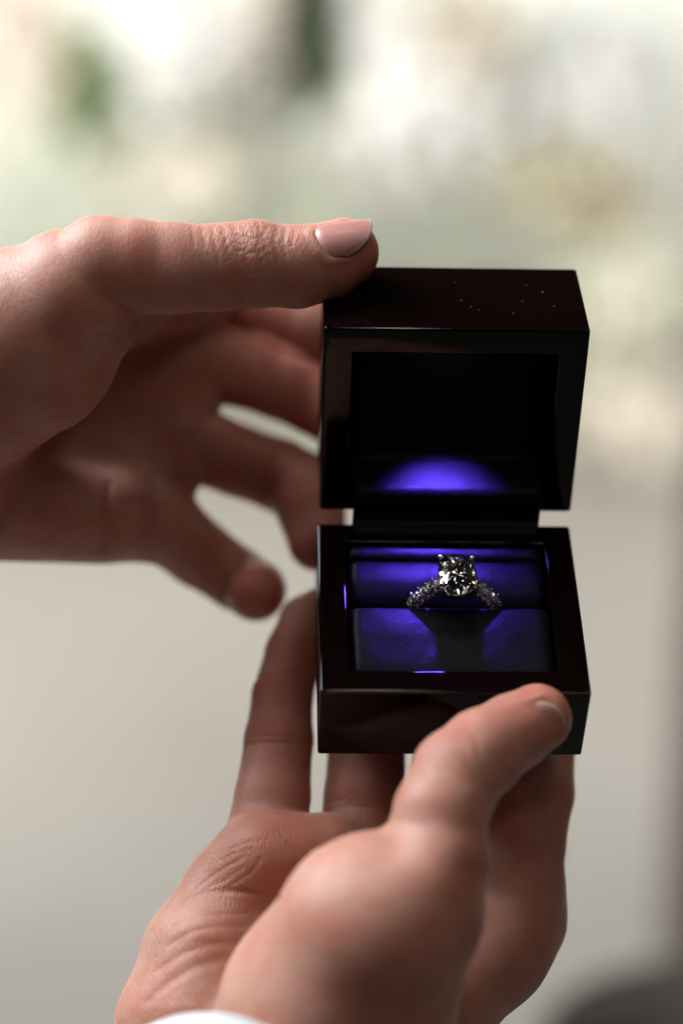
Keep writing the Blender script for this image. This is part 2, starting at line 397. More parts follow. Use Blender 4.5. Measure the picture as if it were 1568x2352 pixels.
# four claws and a gallery rail
for sx in (-1, 1):
    for sy in (-1, 1):
        bx_, by_ = .365 * sx, .43 * sy
        pth = [np.array([bx_ * .45, by_ * .45, .42]), np.array([bx_ * .8, by_ * .8, .66]), np.array([bx_ * 1.06, by_ * 1.06, GZ - .08]), np.array([bx_ * 1.10, by_ * 1.10, GZ + .04]), np.array([bx_ * 1.0, by_ * 1.0, GZ + .13]), np.array([bx_ * .84, by_ * .84, GZ + .15])]
        rr = [.040, .05, .062, .072, .066, .018]; Vc = []
        for i, p in enumerate(pth):
            t = pth[min(i + 1, 5)] - pth[max(i - 1, 0)]; t /= np.linalg.norm(t); a = np.cross(t, (0, 0, 1)); a /= np.linalg.norm(a) + 1e-9; b = np.cross(t, a)
            for k in range(8): Vc.append(p + rr[i] * (a * math.cos(k * math.pi / 4) + b * math.sin(k * math.pi / 4)))
        Fc = gridfaces(6, 8, True); Fc.append(list(range(8))); Fc.append([40 + k for k in range(8)])
        ringlink('claw', Vc, Fc, GOLD, ring)
Vg = []; n = 40
for i in range(n):
    a = 2 * math.pi * i / n
    for k in range(6): b = k * math.pi / 3; q = 1 + .07 * math.cos(b); Vg.append((.33 * q * math.cos(a), .42 * q * math.sin(a), .66 + .03 * math.sin(b)))
Fg = [(i * 6 + k, i * 6 + (k + 1) % 6, ((i + 1) % n) * 6 + (k + 1) % 6, ((i + 1) % n) * 6 + k) for i in range(n) for k in range(6)]
ringlink('gallery_rail', Vg, Fg, GOLD, ring)
V, F = sweep([np.array([.50 * math.sin(t), 0, .52 - .26 * math.cos(t) ** 1]) for t in np.linspace(-1.35, 1.35, 15)], .11, .22); ringlink('bridge', V, F, GOLD, ring)  # arch under the stone, made tall to block light and close the shadow
# accent stones set along both shoulders, each with shared beads
sv, sf = brilliant(.108, .108)
bead = bmesh.new(); bmesh.ops.create_icosphere(bead, subdivisions=2, radius=.028); bv_, bf_ = from_bm(bead); bead.free()
for s in (-1, 1):
    pth = PATHS[s]; L_arm = pth[-13:]; seg = [np.linalg.norm(L_arm[i + 1] - L_arm[i]) for i in range(len(L_arm) - 1)]; cum = np.concatenate([[0], np.cumsum(seg)])
    pth_full = pth[-17:]; seg = [np.linalg.norm(pth_full[i + 1] - pth_full[i]) for i in range(len(pth_full) - 1)]; cum = np.concatenate([[0], np.cumsum(seg)])
    for q, (dist, sc) in enumerate([(.06, .95), (.25, 1.0), (.45, 1.05), (.66, 1.1), (.88, 1.12)]):
        d = cum[-1] - dist * 1.0
        i = max(0, np.searchsorted(cum, d) - 1); p = pth_full[i] + (pth_full[i + 1] - pth_full[i]) * ((d - cum[i]) / max(seg[i], 1e-6))
        t = pth_full[i + 1] - pth_full[i]; t /= np.linalg.norm(t); nn = np.cross(t, (0, 1, 0)); nn = nn if nn[2] > 0 else -nn
        for tilt in (0, 1):
            ny = np.array([0, 1.0, 0]); nt_ = nn if not tilt else (nn * .35 + ny * .94); yt = ny if not tilt else (ny * .35 - nn * .94)
            c = p + (nn * .105 if not tilt else nn * -.02 + ny * .12)
            V = np.array([c + sc * (1 - .15 * tilt) * (v[0] * t + v[1] * yt + v[2] * nt_) for v in sv])
            F2 = [tuple(f[::-1]) if s < 0 else tuple(f) for f in sf]
            bmx = bmesh.new(); vv = [bmx.verts.new(x) for x in V]
            for f_ in F2: bmx.faces.new([vv[k] for k in f_])
            bmesh.ops.recalc_face_normals(bmx, faces=bmx.faces); V, F2 = from_bm(bmx); bmx.free()
            ringlink('accent_stone', V, F2, DIAMOND, ring, smooth=False)
        for wy in (-.115, .115):
            c = p + nn * .115 + t * .12 + np.array([0, wy, 0]); ringlink('bead', bv_ + c, bf_, GOLD, ring)
# ------------------------------------------------------------------ hands: smooth implicit bodies -> one continuous mesh each
def cone(a, b, ra=None, rb=None, k=None, nrm=None):
    """control points (u, v, depth, radius in photo units) -> tapered capsule"""
    A = P(*a[:3]); B_ = P(*b[:3]); return (A, B_, a[3] * a[2] / FPX, b[3] * b[2] / FPX, k, nrm)
def sd_cone(p, c):
    A, B_, ra, rb, k, nrm = c
    ba = B_ - A; L2 = ba.dot(ba); h = np.clip(((p - A) @ ba) / L2, 0, 1)
    v = p - A - h[:, None] * ba
    if nrm is not None:
        n = np.array(nrm[:3], float); n /= np.linalg.norm(n); v = v + (nrm[3] - 1) * (v @ n)[:, None] * n
    return np.sqrt((v * v).sum(1)) - (ra + (rb - ra) * h)
def smin(a, b, k):
    h = np.clip(.5 + .5 * (b - a) / k, 0, 1); return b + (a - b) * h - k * h * (1 - h)
def chain(pts, nrm=None):
    return [cone(pts[i], pts[i + 1], nrm=nrm) for i in range(len(pts) - 1)]
class Hand:
    def __init__(s): s.palm = []; s.fingers = []; s.creases = []; s.bumps = []; s.kp = .6; s.kf = .35; s.kc = .12
    def sdf(s, p, detail=True):
        d = None
        for c in s.palm:
            x = sd_cone(p, c); d = x if d is None else smin(d, x, c[4] or s.kp)
        tot = d
        for f in s.fingers:
            x = None
            for c in f['c']:
                y = sd_cone(p, c); x = y if x is None else smin(x, y, s.kc)
            if f.get('k', 0) == 0: h = x
            else: h = smin(d, x, f.get('k', s.kf))
            tot = smin(tot, h, .05)
        for (A, B_, amp, w) in s.bumps:      # soft swellings (+) or hollows (-)
            ba = B_ - A; h = np.clip(((p - A) @ ba) / max(ba.dot(ba), 1e-9), 0, 1); v = p - A - h[:, None] * ba
            tot = tot - amp * np.exp(-(v * v).sum(1) / w ** 2)
        if detail:
            for (pl, dep, w) in s.creases:
                pa = np.array(pl); lo_ = pa.min(0) - 3.2 * w; hi_ = pa.max(0) + 3.2 * w
                ix = np.nonzero(((p > lo_) & (p < hi_)).all(1))[0]
                if not len(ix): continue
                pp = p[ix]; m = np.full(len(pp), 1e9)
                for i in range(len(pl) - 1):
                    A, B_ = pl[i], pl[i + 1]; ba = B_ - A; h = np.clip(((pp - A) @ ba) / ba.dot(ba), 0, 1); v = pp - A - h[:, None] * ba
                    m = np.minimum(m, (v * v).sum(1))
                tot[ix] += dep * np.exp(-m / w ** 2)
        return tot
    def crease_uv(s, uvs, dep, w):
        """a furrow given by photo positions, dropped onto the body along the line of sight"""
        base = np.array([P(u, v, 1.0) for u, v in uvs]); out = []
        # subdivide
        pts = []
        for i in range(len(base) - 1):
            for t in np.linspace(0, 1, 5, endpoint=False): pts.append(base[i] * (1 - t) + base[i + 1] * t)
        pts.append(base[-1]); pts = np.array(pts); z = np.full(len(pts), s.z0)
        nrm = np.linalg.norm(pts, axis=1)
        for _ in range(28): d = s.sdf(pts * z[:, None], False); z = z + np.clip(d, -1, 3) / nrm * .85; 
        ok = np.abs(s.sdf(pts * z[:, None], False)) < .05
        pl = [p * zz for p, zz, o in zip(pts, z, ok) if o]
        if len(pl) > 1: s.creases.append((pl, dep, w))
def surface(hand, lo, hi, res):
    blk = 8; n = np.ceil((np.array(hi) - lo) / (res * blk)).astype(int); dims = n * blk + 1
    g = np.full(dims, 9.0, np.float32)
    bc = np.stack(np.meshgrid(*[np.arange(k) for k in n], indexing='ij'), -1).reshape(-1, 3)
    cen = np.array(lo) + (bc * blk + blk / 2) * res
    d = hand.sdf(cen, False); rad = res * blk * math.sqrt(3) / 2 * 1.3 + .06
    act = bc[np.abs(d) < rad]; ins = bc[d <= -rad]
    for b in ins: g[b[0] * blk:(b[0] + 1) * blk + 1, b[1] * blk:(b[1] + 1) * blk + 1, b[2] * blk:(b[2] + 1) * blk + 1] = -9
    off = np.stack(np.meshgrid(*[np.arange(blk + 1)] * 3, indexing='ij'), -1).reshape(-1, 3)
    for i in range(0, len(act), 200):
        a = act[i:i + 200]; idx = (a[:, None, :] * blk + off[None]).reshape(-1, 3)
        g[idx[:, 0], idx[:, 1], idx[:, 2]] = hand.sdf(np.array(lo) + idx * res, False)
    s = g < 0
    c = np.zeros(tuple(dims - 1), np.int8)
    for dx in (0, 1):
        for dy in (0, 1):
            for dz in (0, 1): c += s[dx:dims[0] - 1 + dx, dy:dims[1] - 1 + dy, dz:dims[2] - 1 + dz]
    cells = np.argwhere((c > 0) & (c < 8)); vid = np.full(tuple(dims - 1), -1, np.int64); vid[cells[:, 0], cells[:, 1], cells[:, 2]] = np.arange(len(cells))
    acc = np.zeros((len(cells), 3)); cnt = np.zeros(len(cells))
    corners = [(i, j, k) for i in (0, 1) for j in (0, 1) for k in (0, 1)]
    for a in corners:
        for ax in range(3):
            if a[ax]: continue
            b = list(a); b[ax] = 1
            va = g[cells[:, 0] + a[0], cells[:, 1] + a[1], cells[:, 2] + a[2]]; vb = g[cells[:, 0] + b[0], cells[:, 1] + b[1], cells[:, 2] + b[2]]
            m = (va < 0) != (vb < 0); t = np.where(m, va / np.where(m, va - vb, 1), 0)
            pt = np.array(a, float)[None] + t[:, None] * (np.array(b) - np.array(a)); acc += np.where(m[:, None], pt, 0); cnt += m
    vert = np.array(lo) + (cells + acc / cnt[:, None]) * res
    faces = []
    for ax in range(3):
        o1, o2 = [(1, 2), (2, 0), (0, 1)][ax]
        sl0 = [slice(None)] * 3; sl1 = [slice(None)] * 3; sl0[ax] = slice(0, -1); sl1[ax] = slice(1, None)
        ch = s[tuple(sl0)] != s[tuple(sl1)]; e = np.argwhere(ch)
        e = e[(e[:, o1] > 0) & (e[:, o2] > 0) & (e[:, o1] < dims[o1] - 1) & (e[:, o2] < dims[o2] - 1)]
        ins_ = s[e[:, 0], e[:, 1], e[:, 2]]
        def cell(a, b): q = e.copy(); q[:, o1] -= a; q[:, o2] -= b; return vid[q[:, 0], q[:, 1], q[:, 2]]
        q = np.stack([cell(1, 1), cell(0, 1), cell(0, 0), cell(1, 0)], 1); q[~ins_] = q[~ins_][:, ::-1]
        faces.append(q)
    faces = np.concatenate(faces); faces = faces[(faces >= 0).all(1)]
    def grad(p, e=.012, det=True):
        f0 = [hand.sdf(p + np.eye(3)[i] * e, det) - hand.sdf(p - np.eye(3)[i] * e, det) for i in range(3)]
        G = np.stack(f0, 1) / (2 * e); return G
    for it in range(2):
        G = grad(vert, det=it == 1); d = hand.sdf(vert, True); vert = vert - G * (d / np.maximum((G * G).sum(1), .3))[:, None] * (.9)
    return vert, faces
def cap_fill(vert, faces): return faces
def hand_object(name, hand, lo, hi, res, parent, tone, crease_mask):
    v, f = surface(hand, np.array(lo, float), np.array(hi, float), res)
    f = f[:, ::-1]
    o = link(name, W(v), f, SKIN, parent)
    t = o.data.attributes.new('tone', 'FLOAT', 'POINT'); t.data.foreach_set('value', tone(v).astype(np.float32))
    t = o.data.attributes.new('crease', 'FLOAT', 'POINT'); t.data.foreach_set('value', crease_mask(v).astype(np.float32))
    return o
def blobs(v, lst):
    out = np.zeros(len(v))
    for (u, vv, z, r, a) in lst: c = P(u, vv, z); out = np.maximum(out, a * np.exp(-((v - c) ** 2).sum(1) / r ** 2))
    return np.clip(out, 0, 1)
def nail(parent, c, axis, out, width, length, rad, arch=.12, lift=0.0, skew=0.0):
    """thumbnail: curved plate; c = middle of its root, axis = towards the tip, out = away from the bone"""
    axis = np.array(axis, float); axis /= np.linalg.norm(axis); out = np.array(out, float); out -= axis * out.dot(axis); out /= np.linalg.norm(out); side = np.cross(axis, out)
    n, m = 26, 30; V = []; A = []
    for layer in (0, 1):
        for i in range(n):
            t = i / (n - 1)
            for j in range(m):
                w = (j / (m - 1) - .5) * 2
                # rounded root and rounded free edge
                tt = t * length * (1 - .20 * w * w - .26 * w ** 4 + skew * w) + (.20 * w * w) * (1 - t) * length
                an = w * width / 2 / rad
                p = c + axis * tt + side * rad * math.sin(an) + out * (rad * (math.cos(an) - 1) + arch * math.sin(math.pi * min(1, t * .95)) * .5 + lift * t - (.035 if layer else 0) - .05 * max(0, 1 - t * 6) ** 2)
                V.append(p); A.append((t, j / (m - 1), 0))
    F = [tuple(q) for q in gridfaces(n, m)]; k = n * m
    F += [tuple(x + k for x in q[::-1]) for q in gridfaces(n, m)]
    edge = [j for j in range(m)] + [i * m + m - 1 for i in range(1, n)] + [(n - 1) * m + j for j in range(m - 2, -1, -1)] + [i * m for i in range(n - 2, 0, -1)]
    for a in range(len(edge)): b = edge[(a + 1) % len(edge)]; F.append((edge[a], edge[a] + k, b + k, b))
    o = link('thumbnail', W(np.array(V)), F, NAIL, parent)
    at = o.data.attributes.new('nailco', 'FLOAT_VECTOR', 'POINT'); at.data.foreach_set('vector', np.array(A, np.float32).ravel())
    return o
def hairs(parent, roots, dirs, length=.9, rad=.004, mat=None):
    V = []; F = []
    for p, d in zip(roots, dirs):
        p = np.array(p, float); d = np.array(d, float); d /= np.linalg.norm(d); k = len(V); bend = rng.normal(0, .22, 3); ln = length * random.uniform(.5, 1.2); n = 9
        for i in range(n):
            r = rad * (1 - i / n)
            for q in range(3): V.append(p + r * np.array([math.cos(q * 2.094), math.sin(q * 2.094), .3 * math.sin(q)]))
            d = d + bend * .30; d /= np.linalg.norm(d); p = p + d * ln / n
        for i in range(n - 1):
            for q in range(3): F.append((k + i * 3 + q, k + i * 3 + (q + 1) % 3, k + i * 3 + 3 + (q + 1) % 3, k + i * 3 + 3 + q))
    o = link('hair', W(np.array(V)), F, mat, parent); o['kind'] = 'stuff'; return o
HAIR = simple('dark_hair', (.03, .018, .012), .5)
# ---- hand reaching in from the left, thumb on the lid
h1 = Hand(); h1.z0 = 47.0
h1.palm = [
    cone((-420, 1010, 53.0, 270), (-150, 960, 52.9, 240), nrm=(.1, 0, 1, 1.25)),
    cone((-260, 930, 52.4, 230), (60, 800, 50.9, 190), nrm=(.2, 0, 1, 1.2)),
    cone((-100, 850, 54.3, 120), (390, 640, 57.3, 88), nrm=(0, 0, 1, 1.15)),
    cone((180, 700, 51.8, 140), (390, 650, 57.0, 92)), cone((290, 645, 51.4, 76), (480, 680, 56.4, 80)),
    cone((-100, 930, 54.4, 130), (440, 830, 56.3, 100), nrm=(0, 0, 1, 1.15)),
    cone((-100, 1030, 54.4, 130), (402, 940, 56.3, 96), nrm=(0, 0, 1, 1.15)),
    cone((-100, 1110, 54.2, 130), (378, 1062, 56.0, 96), nrm=(0, 0, 1, 1.15)),
    cone((-120, 1165, 54.0, 120), (335, 1190, 55.4, 100), nrm=(0, 0, 1, 1.1)),
    cone((20, 1150, 53.5, 120), (240, 1185, 54.2, 102)),
]
th = [(-230, 900, 52.0, 255), (-60, 830, 51.2, 238), (60, 778, 50.8, 214), (160, 695, 50.3, 170), (232, 622, 49.9, 121), (310, 614, 49.8, 108), (400, 615, 49.9, 104), (500, 614, 50.1, 98), (585, 607, 50.2, 98), (680, 609, 50.3, 92), (745, 600, 50.4, 86), (790, 580, 50.5, 80)]
h1.fingers = [
    dict(c=chain(th), k=.5),
    dict(c=chain([(390, 640, 57.2, 92), (560, 712, 57.2, 90), (700, 750, 57.3, 86), (860, 790, 57.4, 80)]), k=.25),
    dict(c=chain([(450, 825, 56.4, 96), (580, 850, 56.7, 90), (640, 875, 56.8, 86), (720, 916, 57.0, 80), (820, 980, 56.6, 76)]), k=.14),
    dict(c=chain([(410, 1005, 56.2, 92), (545, 1058, 56.9, 82), (640, 1090, 57.3, 84), (690, 1118, 57.1, 84), (716, 1180, 56.3, 76), (730, 1243, 55.8, 70)]), k=.14),
    dict(c=chain([(365, 1195, 55.5, 90), (455, 1270, 56.4, 78), (545, 1330, 56.6, 72), (586, 1356, 55.9, 69), (590, 1362, 55.2, 64)]), k=.3),
]
def B(u, v, z): return P(u, v, z)
h1.bumps = [
    (B(240, 560, 49.6), B(225, 590, 49.4), .10, .8), (B(590, 530, 50.2), B(560, 540, 50.0), .05, .45),
    (B(690, 690, 50.2), B(760, 665, 50.2), .07, .5), (B(655, 540, 49.9), B(680, 545, 49.9), -.05, .35),
    (B(420, 560, 49.2), B(330, 600, 48.9), -.06, .6),
]
# knuckle furrows on the thumb
for (pts, dp, w) in [
    ([(512, 522), (520, 560), (530, 600), (548, 640), (556, 700)], .045, .030),
    ([(535, 512), (545, 540), (556, 565)], .03, .026), ([(560, 520), (568, 556), (562, 590), (575, 628)], .04, .028),
    ([(592, 512), (600, 535), (592, 565), (600, 600)], .04, .028), ([(612, 520), (606, 555), (618, 590)], .03, .024),
    ([(635, 520), (628, 560), (640, 600)], .025, .022), ([(655, 525), (650, 560), (656, 590)], .018, .022), ([(675, 530), (668, 565)], .014, .022),
    ([(488, 520), (492, 560), (504, 610)], .02, .024), ([(465, 520), (470, 570)], .014, .022), ([(440, 520), (446, 565)], .012, .022),
    ([(545, 540), (580, 548), (610, 540)], .02, .022), ([(548, 575), (580, 580), (606, 572)], .016, .022),
    ([(556, 700), (554, 680), (550, 655)], .05, .035), ([(470, 712), (462, 680), (460, 650)], .02, .024), ([(440, 716), (430, 690)], .018, .024), ([(405, 716), (396, 690)], .018, .024), ([(500, 706), (496, 680)], .016, .02),
    ([(340, 724), (310, 716), (280, 700), (258, 680)], .05, .045), ([(330, 740), (300, 735), (265, 722)], .03, .03), ([(316, 765), (285, 760), (250, 745)], .025, .03), ([(300, 790), (262, 782), (220, 765)], .025, .03),
    ([(252, 1110), (250, 1150), (246, 1200), (234, 1270)], .035, .10), ([(548, 1290), (520, 1330), (500, 1380)], .03, .08), ([(640, 1035), (625, 1080), (610, 1130)], .022, .10), ([(-5, 1052), (60, 1040), (120, 1015)], .05, .05),
]: h1.crease_uv(pts, dp * 2.3, w)
h1.crease_uv([(538, 742), (580, 770), (640, 800), (736, 838)], .16, .13)
h1.crease_uv([(520, 905), (600, 945), (690, 985)], .06, .12)
for i in range(13):      # fine parallel folds over the base of the thumb
    y0 = 830 + i * 15; h1.crease_uv([(20 + i * 3, y0 + 20), (90, y0 + 34 - i), (150 + 4 * (12 - i), y0 + 20 - i * 2)], .010, .03)
NAIL1 = (P(716, 531, 49.72), P(864, 511, 49.95) - P(716, 531, 49.72), (-.05, .80, -.60), 1.58, 1.40, .66)
def nail_fold(hand, c, axis, out, width, length, rad, amp=.045, w=.10):
    axis = axis / np.linalg.norm(axis); out = np.array(out, float); out -= axis * out.dot(axis); out /= np.linalg.norm(out); side = np.cross(axis, out)
    q = []
    for t, ww in ((.85, -1), (.5, -1), (.15, -1), (.02, -.7), (-.03, 0), (.02, .7), (.15, 1), (.5, 1), (.85, 1)):
        an = ww * (width / 2 + .05) / rad; q.append(c + axis * t * length + side * rad * math.sin(an) + out * (rad * (math.cos(an) - 1) - .02))
    hand.creases.append((q, -amp, w))
nail_fold(h1, *NAIL1)
hand1 = empty('hand', W(P(-100, 1000, 53)), 'hand reaching in from the left with its thumb resting on top of the lid', 'hand')
hb = hand_object('skin', h1, P(-330, 1320, 47.2) * 0 + np.array([-10.6, -3.4, 46.0]), np.array([2.2, 8.2, 60.0]), .05, hand1,
    lambda v: blobs(v, [(860, 590, 50.4, 1.5, .75), (560, 620, 50, .9, .15), (300, 560, 49, .9, .12), (590, 1360, 55, 1.2, .6), (720, 1240, 56, 1.4, .5), (600, 800, 57, 1.5, .45), (700, 900, 57, 1.6, .45), (560, 1000, 57, 1.5, .35)]),  # last blobs, along the fingers, paint in their red backlit glow
    lambda v: blobs(v, [(590, 540, 49.5, 1.4, 1.0), (480, 700, 50, 1.6, .5), (120, 900, 49.5, 3.0, .55)]))
nail(hand1, *NAIL1, arch=.10, lift=.01, skew=.07)
# ---- hand coming from below, thumb on the front of the box
h2 = Hand(); h2.z0 = 41.0
h2.palm = [
    cone((740, 2560, 48.0, 290), (775, 2325, 46.6, 256)),
    cone((775, 2325, 46.6, 256), (866, 2135, 45.7, 222)),
    cone((600, 1985, 51.0, 108), (545, 2060, 51.0, 112)), cone((545, 2060, 51.0, 112), (458, 2190, 50.6, 116)), cone((458, 2190, 50.6, 116), (405, 2350, 50.0, 124)), cone((405, 2350, 50.0, 124), (400, 2560, 49.6, 150)),
    cone((800, 1985, 51.8, 110), (620, 2360, 50.0, 170)), cone((1010, 1995, 52.0, 112), (840, 2380, 50.0, 180)),
    cone((1192, 2030, 51.6, 98), (1175, 2110, 51.4, 110)), cone((1175, 2110, 51.4, 110), (1120, 2170, 50.6, 135)), cone((1120, 2170, 50.6, 130), (965, 2320, 49.4, 150)), cone((965, 2320, 49.4, 150), (860, 2560, 49, 190)),
    cone((605, 1965, 50.6, 88), (745, 1955, 50.9, 84)), cone((480, 2180, 49.7, 100), (470, 2330, 49.2, 120)),
]
h2.fingers = [
    dict(c=chain([(852, 2150, 45.8, 212), (966, 2075, 45.7, 145), (1004, 1970, 45.9, 120), (1012, 1870, 46.1, 108), (1050, 1780, 46.6, 105), (1110, 1727, 47.1, 99), (1180, 1682, 47.7, 88), (1233, 1650, 48.0, 79)]), k=.5),
    dict(c=chain([(600, 1975, 51.3, 96), (626, 1830, 51.8, 86), (640, 1700, 52.4, 78), (648, 1600, 53.2, 69), (676, 1500, 54.0, 66), (704, 1430, 54.6, 62), (735, 1408, 54.8, 58)]), k=.25),
    dict(c=chain([(822, 1960, 51.8, 96), (838, 1830, 52.2, 93), (842, 1700, 52.9, 88), (850, 1450, 55.2, 76)]), k=.25),
    dict(c=chain([(1020, 1980, 52.2, 98), (1035, 1830, 52.6, 93), (1040, 1700, 53.0, 88), (1040, 1450, 55.4, 76)]), k=.25),
    dict(c=chain([(1192, 2050, 51.6, 98), (1207, 1940, 51.8, 90), (1224, 1820, 52.1, 93), (1232, 1700, 52.8, 88), (1200, 1450, 55.2, 78)]), k=.25),
]
h2.bumps = [(B(1000, 1990, 44.9), B(985, 2010, 44.8), .20, .6), (B(1090, 1700, 46.6), B(1060, 1730, 46.4), .03, .6), (B(1250, 1720, 47.4), B(1190, 1770, 47.2), -.03, .3),
    (B(880, 1930, 44.5), B(870, 1950, 44.4), -.10, .5), (B(720, 2210, 50), B(600, 2300, 50), -.12, 1.0)]
for (pts, dp, w) in [
    ([(430, 2062), (470, 2050), (520, 2046), (590, 2052), (640, 2060)], .07, .055), ([(450, 2040), (490, 2010), (530, 1985), (560, 1970)], .03, .035), ([(465, 2045), (520, 2020), (560, 1990)], .025, .03),
    ([(480, 2055), (530, 2035), (575, 2005), (600, 1970)], .03, .03), ([(530, 1950), (570, 1935), (620, 1928)], .02, .03), ([(500, 1980), (540, 1960), (580, 1950)], .02, .03), ([(640, 1905), (660, 1935), (690, 1960)], .02, .03), ([(600, 1905), (640, 1925), (660, 1950)], .014, .028),
    ([(395, 2130), (450, 2105), (520, 2100), (570, 2098)], .016, .06), ([(385, 2172), (440, 2140), (500, 2128), (560, 2130)], .02, .07), ([(360, 2230), (420, 2190), (480, 2170), (540, 2165)], .02, .09), ([(340, 2300), (390, 2255), (450, 2220), (510, 2205)], .028, .12),
    ([(552, 1716), (600, 1706), (660, 1706), (712, 1712)], .05, .04), ([(556, 1696), (620, 1690), (700, 1698)], .025, .03), ([(585, 1560), (640, 1548), (705, 1556)], .05, .04),
    ([(525, 1910), (570, 1880), (620, 1868), (700, 1872)], .05, .05), ([(750, 1860), (800, 1850), (860, 1856)], .04, .04), ([(748, 1845), (790, 1838), (850, 1840)], .03, .03),
    ([(1090, 1690), (1100, 1730), (1120, 1765)], .015, .07), ([(1060, 1700), (1070, 1740), (1100, 1790)], .012, .07),
]: h2.crease_uv(pts, dp, w)
_c = P(1186, 1708, 47.12); NAIL2 = (_c, P(1306, 1652, 47.50) - _c, (.22, -.42, -.88), 1.40, 1.22, .76)
nail_fold(h2, *NAIL2)
hand2 = empty('hand', W(P(750, 2500, 49)), 'hand coming up from below with its thumb on the front of the box', 'hand')
hb2 = hand_object('skin', h2, np.array([-5.6, -13.2, 40.8]), np.array([6.0, -1.0, 57.5]), .05, hand2,
    lambda v: blobs(v, [(1235, 1650, 48, 1.1, .55), (1080, 1640, 46.8, .7, .3), (680, 1950, 50, 1.6, .25), (640, 1600, 53, 2.0, .4), (640, 1800, 52, 1.6, .2), (840, 1800, 52, 1.2, .3), (1200, 1900, 50.6, .8, .2)]),
    lambda v: blobs(v, [(560, 2000, 50, 1.6, 1.0), (800, 1860, 51.5, 1.0, 1.0), (1060, 1700, 46, 1.0, .8), (640, 1750, 51.5, 1.4, .6), (450, 2200, 50, 2.0, .6)]))
nail(hand2, *NAIL2, arch=.14, lift=0)
# shirt cuff at the very bottom
CUFF = cloth_material('white_cotton', (.86, .86, .90))
def cuff():
    V = []; n = 64; rings = [(0, 1.0), (.03, 1.02), (.6, 1.04), (2.5, 1.10), (2.5, 1.05), (.6, 1.0), (.02, .985), (0, 1.0)]
    s1 = np.array([1, 0, 0.0]); s2 = np.array([0, .3, -.954]); ax = np.array([0, -.954, -.3]); c0 = P(477, 2329, 43.9) - 3.6 * s2
    for (t, q) in rings:
        for i in range(n):
            a = 2 * math.pi * i / n; V.append(c0 + ax * t + q * (3.4 * math.cos(a) * s1 + 3.6 * math.sin(a) * s2) + ax * .36 * min((3.4 * math.cos(a) / 1.45) ** 2, 5) + .05 * math.sin(a * 5 + t) * s2)
    return link('shirt_cuff', W(np.array(V)), gridfaces(len(rings), n, True), CUFF, hand2)
cuff()
hairs(hand1, [P(430, 512, 50.4), P(455, 513, 50.5), P(470, 514, 50.3), P(60, 556, 50.5), P(75, 552, 50.4), P(95, 545, 50.2), P(20, 575, 50.6), P(120, 535, 50.4), P(140, 526, 50.5)],
      [(.9, .5, 0), (1, .4, 0), (.8, .6, 0), (.5, .8, 0), (.7, .7, 0), (.8, .5, 0), (.4, .9, 0), (.7, .6, 0), (.8, .5, 0)], .55, .0035, HAIR)
hairs(hand2, [P(1304, 1880, 51.8), P(1300, 1915, 51.8), P(1296, 1945, 51.7), P(1293, 1975, 51.7), P(1290, 2010, 51.6), P(1308, 1850, 51.9), P(1290, 2035, 51.6)],
      [(.5, .9, 0), (.6, .7, 0), (.4, .9, 0), (.6, .8, 0), (.5, .9, 0), (.5, .9, 0), (.4, .9, 0)], .6, .0035, HAIR)
# ------------------------------------------------------------------ the setting, far out of focus
def sheet(name, pts, mat):
    o = link(name, pts, [tuple(range(len(pts)))], mat, None, smooth=False); return tag(o, kind='structure')
GROUND = mottled('pale_paving', (.206, .186, .165), (.234, .214, .192), 2.0, .75, .2, .004)
sheet('ground', [(-30, -30, 0), (30, -30, 0), (30, 30, 0), (-30, 30, 0)], GROUND)
def wall():
    v, f = [], []
    bm = bmesh.new(); bmesh.ops.create_cube(bm, size=1)
    for q in bm.verts: q.co = Vector((q.co.x * 7.0, 5.6 + q.co.y * .2, 1.3 + q.co.z * 2.6))
    bmesh.ops.bevel(bm, geom=bm.edges[:], offset=.01, segments=2, affect='EDGES'); v, f = from_bm(bm); bm.free()
    o = link('wall', v, f, mottled('pale_render', (.72, .74, .66), (.80, .82, .74), 1.6, .85, .3, .003), None)
    tag(o, 'long pale rendered wall far behind the plants', 'wall'); o['kind'] = 'structure'
wall()
def bgpt(u, v, y):
    """point on the line of sight of (u, v) at world depth y metres"""
    d = Wd(P(u, v, 1.0)); return CAMPOS + d * (y / d[1])
LEAFM = {}
def leafmat(key, c):
    if key not in LEAFM: LEAFM[key] = mottled('leaf_' + key, tuple(x * .8 for x in c), c, 30, .55, .2, .001)
    return LEAFM[key]
def foliage(cen, rad, n, size, petal=False):
    V = []; F = []
    for i in range(n):
        d = rng.normal(size=3); d /= np.linalg.norm(d); p = cen + d * rad * rng.uniform(.25, 1) ** .5
        a = rng.normal(size=3); a /= np.linalg.norm(a); b = np.cross(a, d); b /= np.linalg.norm(b) + 1e-9; c = np.cross(a, b); s = size * rng.uniform(.6, 1.3); w = s * (.75 if petal else .42)
        k = len(V); V += [p, p + a * s * .5 + b * w * .5 + c * s * .08, p + a * s, p + a * s * .5 - b * w * .5 + c * s * .08, p + a * s * .5]
        F += [(k, k + 4, k + 1), (k + 1, k + 4, k + 2), (k, k + 3, k + 4), (k + 3, k + 2, k + 4)]
    return np.array(V), F
